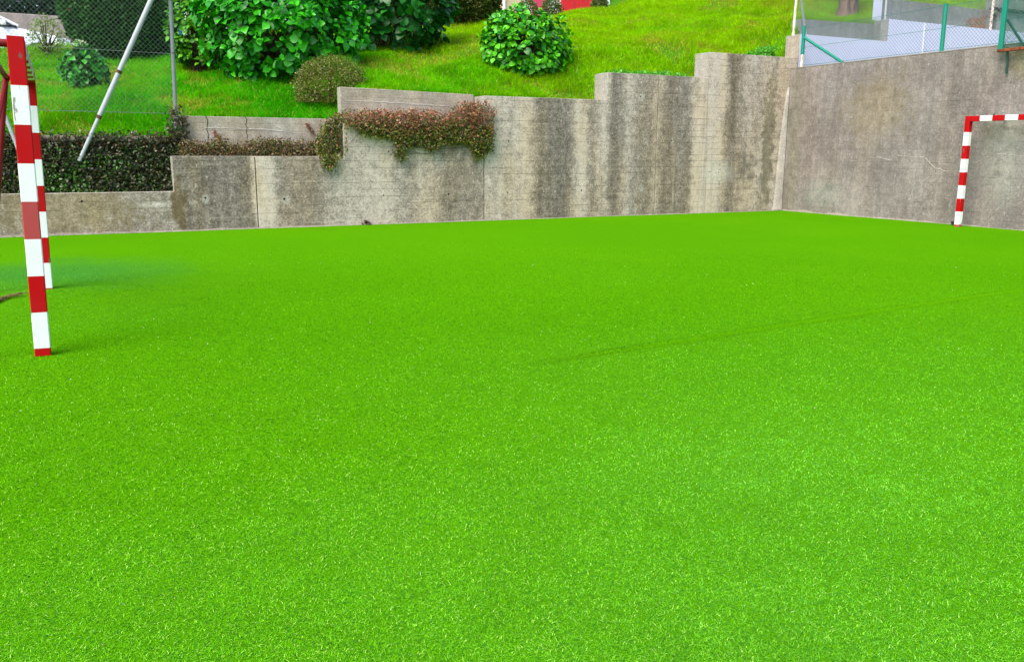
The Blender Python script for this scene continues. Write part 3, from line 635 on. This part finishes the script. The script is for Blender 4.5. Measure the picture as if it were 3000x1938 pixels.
# ------------------------------------------------------------------ ivy
def inpoly(px, pz, poly):
    c = np.zeros(len(px), bool); j = len(poly)-1
    for i in range(len(poly)):
        xi, zi = poly[i]; xj, zj = poly[j]
        c ^= ((zi > pz) != (zj > pz)) & (px < (xj-xi)*(pz-zi)/(zj-zi+1e-12)+xi); j = i
    return c
def ivy(name, label, poly, yf, n, size, colf, parts=None, jitter=.035):
    xs = [p[0] for p in poly]; zs = [p[1] for p in poly]
    x = rng.uniform(min(xs)-.03, max(xs)+.03, n*3); z = rng.uniform(min(zs)-.03, max(zs)+.03, n*3)
    k = inpoly(x+jitter*rng.normal(size=n*3), z+jitter*rng.normal(size=n*3), poly); x, z = x[k][:n], z[k][:n]; m = len(x)
    y = yf(x, z, m); P = np.stack([x, y, z], 1); D = unit(rng.normal(size=(m, 3))*.8+(0, -.45, -.15)); NN = unit(rng.normal(size=(m, 3))*.55+(-.1, -.8, .55))
    root = thing(name, label, 'ivy', (float(np.mean(xs)), float(y.mean()), float(min(zs))))
    leaves('foliage', P, D, NN, size*(.65+.7*rng.random(m)), colf(x, z, m), M['tiny'], 'small', root, 1.25)
    mb = MB()
    for q in range(max(4, m//700)):
        i, j = rng.integers(0, m, 2)
        a, b = Vector(P[i]), Vector(P[j])
        if (a-b).length > .9: b = a+(b-a).normalized()*.9
        if (a-b).length > .02: mb.tube([a, a.lerp(b, .5)+Vector((0, .01, -.03)), b], .004, 4)
    mb.build('stems', M['twig'], root)
    return root
def bank_col(x, z, m):
    c = lerp((.007, .016, .003), (.055, .065, .010), rng.random(m)**1.5); k = rng.random(m) < .045; c[k] = lerp((.10, .10, .03), (.20, .18, .08), rng.random(k.sum()))
    gk = rng.random(m) < .10+.42*sstep(.45, .62, fnoise(x*2.6+3, z*4))*sstep(1.25, .7, z); c[gk] = lerp((.02, .09, .004), (.06, .20, .012), rng.random(gk.sum()))
    rk = rng.random(m) < .25*sstep(1.08, 1.3, z); c[rk] = lerp((.08, .03, .015), (.16, .07, .03), rng.random(rk.sum())); return c
g = G('dark_soil'); n_ = g.noise(g.co, 20, 5); M['soil'] = g.fin(g.mix(n_, (.012, .010, .007), (.04, .03, .02)), .95, .1)
raw('planting_bed', [(-8, 13.33, .5), (1.52, 13.33, .5), (1.52, 13.49, 1.24), (-8, 13.49, 1.24), (1.52, 13.33, 1.0), (3.9, 13.33, 1.0), (3.9, 13.49, 1.04), (1.52, 13.49, 1.04), (3.9, 13.33, 1.49), (6.18, 13.33, 1.49), (6.18, 13.49, 1.52), (3.9, 13.49, 1.52)], [[[0, 1, 2, 3], [4, 5, 6, 7], [8, 9, 10, 11]]], M['soil'])['kind'] = 'structure'
ivy('ivy_bank', 'dark green ivy bank covering the slope above the lowest wall', [(-3.5, .50), (1.38, .50), (1.385, 1.04), (1.60, 1.10), (1.66, 1.28), (1.66, 1.60), (1.56, 1.74), (1.46, 1.66), (1.42, 1.36), (1.1, 1.33), (.7, 1.345), (.2, 1.325), (-.4, 1.34), (-3.5, 1.33)],
    lambda x, z, m: np.where(z > 1.3, 13.44, 13.30+.20*np.minimum(z-.5, .8)/.8)+.045*rng.normal(size=m)-.04*(fnoise(x*5, z*5)-.3), 27000, .040, bank_col)
def ledge_col(x, z, m):
    c = lerp((.02, .034, .006), (.13, .14, .022), rng.random(m)); k = rng.random(m) < .38; c[k] = lerp((.11, .035, .016), (.30, .16, .06), rng.random(k.sum())); return c
ivy('ledge_ivy', 'thin strip of reddish green ivy along the low ledge', [(1.50, 1.02), (3.55, 1.02), (3.56, 1.33), (3.45, 1.24), (3.17, 1.23), (2.86, 1.28), (2.49, 1.25), (2.32, 1.18), (2.12, 1.25), (2.07, 1.33), (2.0, 1.24), (1.88, 1.21), (1.6, 1.26)],
    lambda x, z, m: 13.30+.10*rng.random(m)*1.6-.06*rng.random(m), 6500, .032, ledge_col)
POLY = [(3.70, 1.63), (3.94, 1.69), (4.15, 1.70), (4.43, 1.735), (4.7, 1.70), (5.0, 1.745), (5.2, 1.70), (5.30, 1.79), (5.45, 1.65), (5.65, 1.70), (5.79, 1.86), (6.0, 1.88), (6.20, 1.89), (6.30, 1.79), (6.36, 1.80), (6.31, 1.60), (6.33, 1.40), (6.28, 1.15), (6.14, 1.07), (6.03, .99), (5.95, 1.14), (5.90, 1.25), (5.70, 1.26), (5.42, 1.24), (5.35, 1.17), (5.19, 1.15), (5.10, 1.23), (4.91, 1.21), (4.80, 1.16), (4.79, 1.00), (4.72, .98), (4.74, 1.10), (4.66, 1.03), (4.62, 1.13), (4.72, 1.22), (4.60, 1.30), (4.27, 1.36), (4.12, 1.37), (4.07, 1.44), (3.84, 1.52), (3.83, 1.10), (3.72, .97), (3.62, .85), (3.56, .85), (3.47, .96), (3.46, 1.2), (3.55, 1.50)]
def hang_y(x, z, m):
    front = WY-.015-.10*rng.random(m)**1.2-.05*np.clip(fnoise(x*4, z*4)-.35, 0, 1)
    back = WY+.02+.28*rng.random(m)
    left = np.where(z > 1.05, WY+.02+.12*rng.random(m), front)      # drape beside the step, above the lower wall top
    return np.where(x < 3.85, left, np.where((z > 1.535) & (rng.random(m) < .6), back, front))
def hang_col(x, z, m):
    t = np.clip((z-1.30-.25*(fnoise(x*3, z*2)-.5))/.35, 0, 1)*np.where(x < 3.9, .35, 1); c = lerp((.014, .030, .003), (.16, .19, .016), rng.random(m)**1.2)
    k = rng.random(m) < .12+.60*t; c[k] = lerp((.15, .036, .016), (.46, .20, .095), rng.random(k.sum())**1.3); y2 = rng.random(m) < .22*(1-t); c[y2] = lerp((.14, .17, .01), (.26, .26, .03), rng.random(y2.sum())); return c
ivy('hanging_ivy', 'red tinged ivy mass spilling over the middle of the concrete wall', POLY, hang_y, 19000, .034, hang_col, jitter=.028)
for (x, z, l) in ((3.44, 1.44, 'dry red ivy sprig clinging to the pale wall near the hanging ivy'), (2.08, 1.32, 'tiny dry red sprig on the pale wall above the ledge ivy')):
    n = 110; t = rng.random(n); P = np.stack([x+.10*(t-.5)+.012*rng.normal(size=n), 13.48+.010*rng.normal(size=n), z-.16*(t-.5)+.018*rng.normal(size=n)], 1)
    tag(leaves('ivy_sprig', P, rdir(n), unit(rng.normal(size=(n, 3))*.5+(0, -1, 0)), .022+.014*rng.random(n), lerp((.20, .06, .04), (.34, .15, .10), rng.random(n)), M['tiny']), l, 'ivy')

# ------------------------------------------------------------------ fences
def chain(name, O, U, V, w, h, pitch, r, mat, parent):
    """woven diamond wire netting: straight runs in both diagonals, one set in front of the other"""
    O, U, V = Vector(O), Vector(U).normalized(), Vector(V).normalized(); Nn = U.cross(V).normalized(); vs, fs = [], []
    for sg in (1, -1):
        k = -h if sg > 0 else 0.0
        k = k-(k % pitch)
        while k < (w if sg > 0 else w+h):
            if sg > 0: a, b = max(0, -k), min(h, w-k); pts = [(k+a, a), (k+b, b)]
            else: a, b = max(0, k-w), min(h, k); pts = [(k-a, a), (k-b, b)]
            k += pitch
            if b-a < .01: continue
            p, q = [O+U*s+V*t+Nn*(sg*r) for s, t in pts]; d = (q-p).normalized(); e = d.cross(Nn).normalized(); base = len(vs)
            for P in (p, q): vs += [P+e*r, P-e*r*.5+Nn*r*.87, P-e*r*.5-Nn*r*.87]
            fs += [(base+i, base+(i+1) % 3, base+3+(i+1) % 3, base+3+i) for i in range(3)]
    return raw(name, [tuple(v) for v in vs], [np.array(fs)], mat, parent)
# left fence on the planter wall
root = thing('chain_link_fence', 'grey chain link fence with slanting steel poles above the ivy bank', 'fence', (0, 13.58, 1.3))
chain('wire_mesh', (-6, 13.60, 1.62), (1, 0, 0), (0, 0, 1), 7.55, 3.0, .065, .0016, M['wire'], root)
MB().tube([(1.535, 13.6, 1.25), (1.62, 13.6, 4.7)], .027, 12).build('post', M['post_steel'], root, True)
MB().tube([(-2.9, 13.6, 1.2), (-2.9, 13.6, 4.7)], .027, 12).build('post', M['galv'], root, True)
p0, p1 = Vector((.245, 13.36, .97)), Vector((1.60, 13.52, 3.70))
o = MB().tube([p0, p0.lerp(p1, .22)], .026, 12).tube([p0.lerp(p1, .22), p1], .034, 12).build('slanting_pole', M['oldwhite'] if False else M['galv'], root, True); o['label'] = 'thick slanting pole with rusty joints'
for t in (.215, .435): MB().tube([p0.lerp(p1, t-.007), p0.lerp(p1, t+.007)], .0375, 12).build('joint_collar', M['old_rust'], root, True)
MB().tube([(-.42, 13.36, .95), (-.62, 13.40, 1.75), (-1.0, 13.5, 3.2)], .024, 10).build('slanting_pole', M['galv'], root, True)
for z in (1.64, 2.46, 3.17, 4.5): MB().tube([(-6, 13.605, z+.03), (1.58, 13.605, z-.01)], .0025, 5).build('tension_wire', M['wire'], root)
for z in (2.46, 3.17): MB().tube([(1.55+.022*(z-1.3)-.03, 13.575, z-.005), (1.55+.022*(z-1.3)+.03, 13.575, z+.005)], .006, 6).build('wire_clip', M['black'], root)
# upper fence on the stepped wall
root = thing('chain_link_fence', 'pale pole chain link fence on top of the white painted stepped wall', 'fence', (15, 13.4, 3.3))
MB().tube([(12.96, 13.40, 2.88), (13.05, 13.40, 5.3)], .026, 10).build('post', M['oldwhite'], root, True)
MB().tube([(15.37, 13.3, 3.3), (15.33, 13.3, 5.6)], .024, 10).build('post', M['galv'], root, True)
MB().tube([(18.70, 13.3, 3.72), (18.72, 13.3, 5.9)], .030, 10).build('post', M['oldwhite'], root, True)
MB().tube([(13.28, 13.36, 3.36), (13.02, 13.38, 4.3)], .024, 10).build('slanting_pole', M['galv'], root, True)
chain('wire_mesh', (13.0, 13.33, 3.37), (1, 0, 0), (0, 0, 1), 2.35, 2.4, .055, .0022, M['wire'], root)
chain('wire_mesh', (15.36, 13.33, 3.80), (1, 0, 0), (0, 0, 1), 3.35, 2.2, .055, .0022, M['wire'], root)
# green fence on the right wall
root = thing('green_post_fence', 'low chain link fence with green posts on top of the right wall', 'fence', (12.78, 9, 2.7))
MB().tube([(12.78, 12.92, 2.95), (12.78, 12.92, 3.47)], .034, 12).build('post', M['green'], root, True)
MB().tube([(12.78, 12.92, 2.70), (12.78, 12.92, 2.955)], .031, 12).build('post_base', M['oldwhite'], root, True)
MB().tube([(12.78, 9.90, 2.70), (12.78, 9.90, 3.43)], .034, 12).tube([(12.78, 9.90, 3.43), (12.78, 9.90, 3.445)], .037, 12).build('post', M['green'], root, True)
MB().tube([(12.78, 6.6, 2.70), (12.78, 6.6, 3.43)], .034, 12).build('post', M['green'], root, True)
MB().tube([(12.78, 12.89, 3.25), (12.78, 11.92, 2.72)], .027, 10).build('brace', M['green'], root, True)
chain('wire_mesh', (12.80, 3.0, 2.72), (0, 1, 0), (0, 0, 1), 9.9, .70, .06, .0028, M['wire'], root)
for z in (2.75, 3.08, 3.42): MB().tube([(12.80, 3, z), (12.80, 12.9, z)], .003, 5).build('tension_wire', M['green_wire'], root)
# perforated backboard on the right wall
root = thing('backboard', 'green framed perforated board with a rusty lower edge above the right wall', 'backboard', (12.60, 8, 2.6))
x, ya, yb, za, zb = 12.60, 8.76, 6.9, 2.62, 3.75
MB().prism(octa(.05, .07, .006), (x, ya, za), (x, ya, zb)).build('frame', M['green'], root)
MB().prism(octa(.05, .05, .006), (x, yb, za), (x, yb, zb)).build('frame', M['green'], root)
MB().prism(octa(.05, .05, .006), (x, ya, zb), (x, yb, zb)).build('frame', M['green'], root)
MB().prism(octa(.045, .05, .006), (x-.004, ya+.035, za-.005), (x-.004, yb-.03, za-.005)).build('lower_rail', M['rust'], root)
MB().prism(octa(.03, .03, .004), (x+.035, ya-.03, 3.05), (x+.035, ya-.33, 2.66)).build('brace', M['dark_green'], root)
mb = MB(); k = 0
chain('perforated_panel', (x+.012, yb, za+.02), (0, 1, 0), (0, 0, 1), ya-yb, zb-za-.02, .024, .0020, M['green_wire'], root)
MB().tube([(x+.07, ya-.09, 2.28), (x+.03, ya-.09, 2.66)], .018, 10).build('support', M['dark_green'], root, True)

# ------------------------------------------------------------------ things behind the lawn
# tree behind the upper fence
root = thing('tree', 'thick reddish brown tree trunk behind the fence at the upper right', 'tree', (17.66, 16.45, hz(17.66, 16.45)))
b = Vector(root.location); pts = [b+Vector((0, 0, -.1)), b+Vector((.02, 0, .15)), b+Vector((.05, 0, .8)), b+Vector((.0, .05, 2.2)), b+Vector((.1, .1, 3.6))]
mb = MB().tube(pts, [.29, .24, .22, .18, .12], 14)
limb = [(1.2, .3, 4.0), (-1.0, .4, 3.9), (.3, 1.2, 4.2), (-.2, -1.0, 4.1), (.2, .1, 5.0)]
for l in limb: mb.tube([pts[3], pts[3].lerp(b+Vector(l), .5)+Vector((0, 0, .15)), b+Vector(l)], [.10, .07, .03], 8)
mb.build('trunk', M['bark'], root, True)
P = np.concatenate([np.array(b+Vector(l))+unit(rng.normal(size=(900, 3)))*(.75*rng.random((900, 1))**.4)*(1.2, 1.2, .8) for l in limb])
leaves('crown', P, rdir(len(P)), rdir(len(P)), .11+.05*rng.random(len(P)), lerp((.02, .07, .01), (.07, .18, .02), rng.random(len(P))), M['tiny'], 'small', root)
# small orange brick and red painted building beyond the crest
g = G('orange_brick'); br = g.n("ShaderNodeTexBrick", Vector=g.scale(g.co, (1, 1, 1)), Color1=(.55, .22, .08, 1), Color2=(.62, .30, .12, 1), Mortar=(.6, .45, .3, 1), Scale=4.0); M['brick'] = g.fin(br.outputs[0], .9, .1)
M['pink'] = paint('pink_red_paint', (.62, .04, .12), .6, .2, chipamt=.75); M['hotred'] = paint('bright_red_paint', (.62, .01, .015), .5, .3, (.35, .02, .02), chipamt=.55)
M['grey'] = paint('grey_paint', (.30, .34, .36), .6, .3)
root = thing('house', 'orange brick house with red and pink ground floor panels beyond the lawn crest', 'house', (15.5, 27.2, 5))
z0, z1 = 4.2, 9.0
MB().box((13.5, 27.0, z0), (14.10, 31, z1)).build('brick_wall', M['brick'], root)
MB().box((14.10, 27.05, z0), (17.6, 31, z1)).build('wall', M['white'], root)
MB().box((14.52, 26.98, z0), (15.08, 27.045, 7.4)).build('door', M['pink'], root, bevel=.01)
MB().box((15.62, 26.97, z0), (16.90, 27.045, 7.4)).build('shutter', M['hotred'], root, bevel=.01)
MB().box((16.92, 26.96, z0), (17.28, 27.045, z1)).build('pillar', M['grey'], root, bevel=.01)
MB().tube([(13.43, 26.94, z0), (13.43, 26.94, z1)], .05, 10).build('downpipe', M['white'], root, True)
MB().poly([(13.1, z1), (18.0, z1), (15.5, z1+1.6)], 26.6, 31.4).build('roof', M['rust'], root)
for xx, ww, l in ((18.35, .28, 'short grey block on the crest nearest the red house'), (19.35, .34, 'wider grey block on the crest farther right of the red house')):
    tag(MB().box((xx, 26.5, 5.2), (xx+ww, 26.8, hz(xx, 26.5)+.35)).build('stone_block', M['wall_grey'], None, bevel=.03), l, 'block')
# street wall on the left
root = thing('street_wall', 'brownish concrete wall along the street behind the white car', 'wall', (-5, 28.2, 2.8))
MB().box((-30, 28.1, 2.5), (4, 28.4, 4.72)).build('wall_panel', M['street_wall'], root, bevel=.02)
MB().box((-30, 27.6, 2.6), (4, 28.095, 3.50)).build('plinth', M['wall_back'], root, bevel=.02)
# blue recycling bin and white post
M['blue'] = paint('blue_plastic', (.03, .20, .50), .5, .2)
root = thing('recycling_bin', 'blue recycling bin partly hidden behind the dark evergreen shrub', 'bin', (2.95, 24, 3.0))
zb = hz(2.9, 24)
MB().poly([(2.55, zb+.08), (3.45, zb+.08), (3.55, zb+1.25), (2.45, zb+1.25)], 23.6, 24.5).build('body', M['blue'], root, bevel=.03)
MB().poly([(2.42, zb+1.254), (3.58, zb+1.254), (3.4, zb+1.46), (2.6, zb+1.46)], 23.56, 24.54).build('lid', M['blue'], root, bevel=.03)
for xx in (2.68, 3.32): MB().tube([(xx, 23.7, zb+.05), (xx+.05, 23.7, zb+.05)], .07, 12).build('wheel', M['black'], root, True)
zz = hz(2.42, 18.5); mk('garden_post', 'slim white post standing among the yellowish green shrub', 'post', MB().tube([(2.42, 18.5, zz-.05), (2.44, 18.5, zz+1.9)], .05, 10), M['white'])
# garden spotlight on the edge of the planter wall
root = thing('garden_spotlight', 'tiny dark garden spotlight on the wall edge above the ivy', 'lamp', (.95, 13.56, 1.30))
MB().tube([(.95, 13.56, 1.30), (.95, 13.56, 1.335)], .006, 6).build('stake', M['black'], root)
MB().tube([(.95, 13.52, 1.335), (.95, 13.59, 1.35)], [.022, .03], 10).build('housing', M['black'], root, True)
MB().tube([(.95, 13.505, 1.348), (.95, 13.55, 1.352)], .016, 10).build('lens', M['white'], root, True)
# dry frond lying on the turf
g = G('dry_frond'); n_ = g.noise(g.scale(g.co, (3, 1, 1)), 60, 4); M['frond'] = g.fin(g.mix(n_, (.06, .045, .015), (.26, .19, .07)), .9, .1)
mb = MB().tube([(-.95, 6.9, .03), (-.55, 7.10, .038), (-.476, 7.32, .042), (-.418, 7.48, .046), (-.355, 7.55, .044)], [.012, .016, .015, .012, .003], 7)
for k in range(26):
    t = random.random(); p = Vector((-.75+.38*t, 7.0+.5*t, .034+.012*t)); q = p+Vector((random.uniform(.03, .13), random.uniform(-.02, .08), random.uniform(-.015, .02))); mb.tube([p, p.lerp(q, .5)+Vector((0, 0, .012)), q], [.006, .005, .001], 4)
mk('dry_frond', 'dry brown frond lying on the turf inside the left goal', 'frond', mb, M['frond'])

# ------------------------------------------------------------------ white car on the street
M['carpaint'] = paint('white_car_paint', (.78, .80, .84), .25, .05, chipamt=.95, spec=.6)
g = G('car_glass'); n_ = g.noise(g.co, 2, 2); M['glass'] = g.fin(g.mix(n_, (.015, .02, .022), (.03, .04, .04)), .06, .8)
M['lens'] = paint('clear_lens', (.6, .63, .66), .12, .05, chipamt=.95, spec=.8)
def car(nose_x, y, zg):
    root = thing('car', 'white parked car with sloping bonnet on the street at upper left', 'car', (nose_x-2.1, y, zg))
    st = [(0, .42, .60, .70), (.10, .28, .74, .76), (.45, .22, .84, .84), (1.0, .20, .93, .88), (1.35, .20, .98, .90), (2.2, .20, 1.0, .91), (3.3, .20, 1.02, .90), (3.95, .24, 1.02, .86), (4.25, .40, .92, .74)]
    V = []; n = 12
    for dx, zl, zt, hw in st:
        prof = [(-hw*.85, zl), (-hw, zl+.12), (-hw*1.01, (zl+zt)/2), (-hw*.97, zt-.10), (-hw*.86, zt-.02), (-hw*.45, zt+.02), (hw*.45, zt+.02), (hw*.86, zt-.02), (hw*.97, zt-.10), (hw*1.01, (zl+zt)/2), (hw, zl+.12), (hw*.85, zl)]
        V += [(nose_x-dx, y+a, zg+b) for a, b in prof]
    F = [(i*n+k, i*n+(k+1) % n, (i+1)*n+(k+1) % n, (i+1)*n+k) for i in range(len(st)-1) for k in range(n)]+[tuple(range(n)), tuple(range(len(st)*n-1, (len(st)-1)*n-1, -1))]
    mb = MB().add(V, F); mb.build('body', M['carpaint'], root, True)
    def hoop(dx, z, hw): return [(nose_x-dx, y+a, zg+b) for a, b in ((-hw, z-.03), (-hw*.8, z+.01), (hw*.8, z+.01), (hw, z-.03))]
    cab = [(1.22, .99, .74), (2.05, 1.44, .56), (2.6, 1.47, .57), (3.2, 1.40, .56), (3.85, 1.02, .72)]
    V = []
    for dx, z, hw in cab: V += hoop(dx, z, hw)+[(nose_x-dx, y-.86, zg+.98), (nose_x-dx, y+.86, zg+.98)]
    mb = MB()
    for i in range(len(cab)-1):
        a, b = i*6, (i+1)*6; roof = i in (1, 2)
        mb.add([V[a], V[a+1], V[a+2], V[a+3], V[b], V[b+1], V[b+2], V[b+3]], [(0, 1, 5, 4), (1, 2, 6, 5), (2, 3, 7, 6)], 1 if roof else 0)
        mb.add([V[a], V[b], V[b+4], V[a+4]], [(0, 1, 2, 3)], 0); mb.add([V[a+3], V[b+3], V[b+5], V[a+5]], [(0, 1, 2, 3)], 0)
    mb.build('cabin', [M['glass'], M['carpaint']], root, True)
    mb = MB()
    for s in (-1, 1):
        pa = [(nose_x-1.20, y+s*.75, zg+.985), (nose_x-2.05, y+s*.565, zg+1.425), (nose_x-3.2, y+s*.565, zg+1.385), (nose_x-3.85, y+s*.73, zg+1.01)]; mb.tube(pa, .035, 8)
        mb.tube([(nose_x-2.5, y+s*.86, zg+.98), (nose_x-2.6, y+s*.575, zg+1.44)], .04, 8)
    mb.build('pillar', M['carpaint'], root, True)
    for s in (-1, 1):
        for dx in (.82, 3.42):
            w = MB().tube([(nose_x-dx, y+s*.70, zg+.31), (nose_x-dx, y+s*.905, zg+.31)], .31, 24).build('wheel', M['black'], root, True)
            r_ = MB().tube([(nose_x-dx, y+s*.89, zg+.31), (nose_x-dx, y+s*.915, zg+.31)], .19, 20).build('rim', M['galv'], None, True); r_.parent = w; r_.matrix_parent_inverse = w.matrix_world.inverted()
        MB().tube([(nose_x-.03, y+s*.56, zg+.62), (nose_x-.22, y+s*.70, zg+.70), (nose_x-.42, y+s*.80, zg+.74)], [.05, .07, .03], 10).build('headlight', M['lens'], root, True)
        MB().box((nose_x-1.55, y+s*.90-.06, zg+.97), (nose_x-1.43, y+s*.90+.06, zg+1.09)).build('wing_mirror', M['carpaint'], root, bevel=.025)
    MB().box((nose_x-.055, y-.45, zg+.44), (nose_x-.015, y+.45, zg+.54)).build('grille', M['black'], root, bevel=.01)
car(.62, 25.2, 2.98)

# ------------------------------------------------------------------ repeats of one kind share a group
GROUPS = {'hydrangea': 'hydrangea bushes on the grassy slope', 'garden_shrub': 'small shrubs along the crest of the lawn', 'stone_block': 'grey blocks on the crest',
          'wall_top_weeds': 'weeds along the wall steps', 'ivy_sprig': 'dry ivy sprigs on the pale wall', 'chain_link_fence': 'grey chain link fences on the stepped walls'}
for o in COL.objects:
    if o.parent is None and o.name.split('.')[0] in GROUPS: o['group'] = GROUPS[o.name.split('.')[0]]
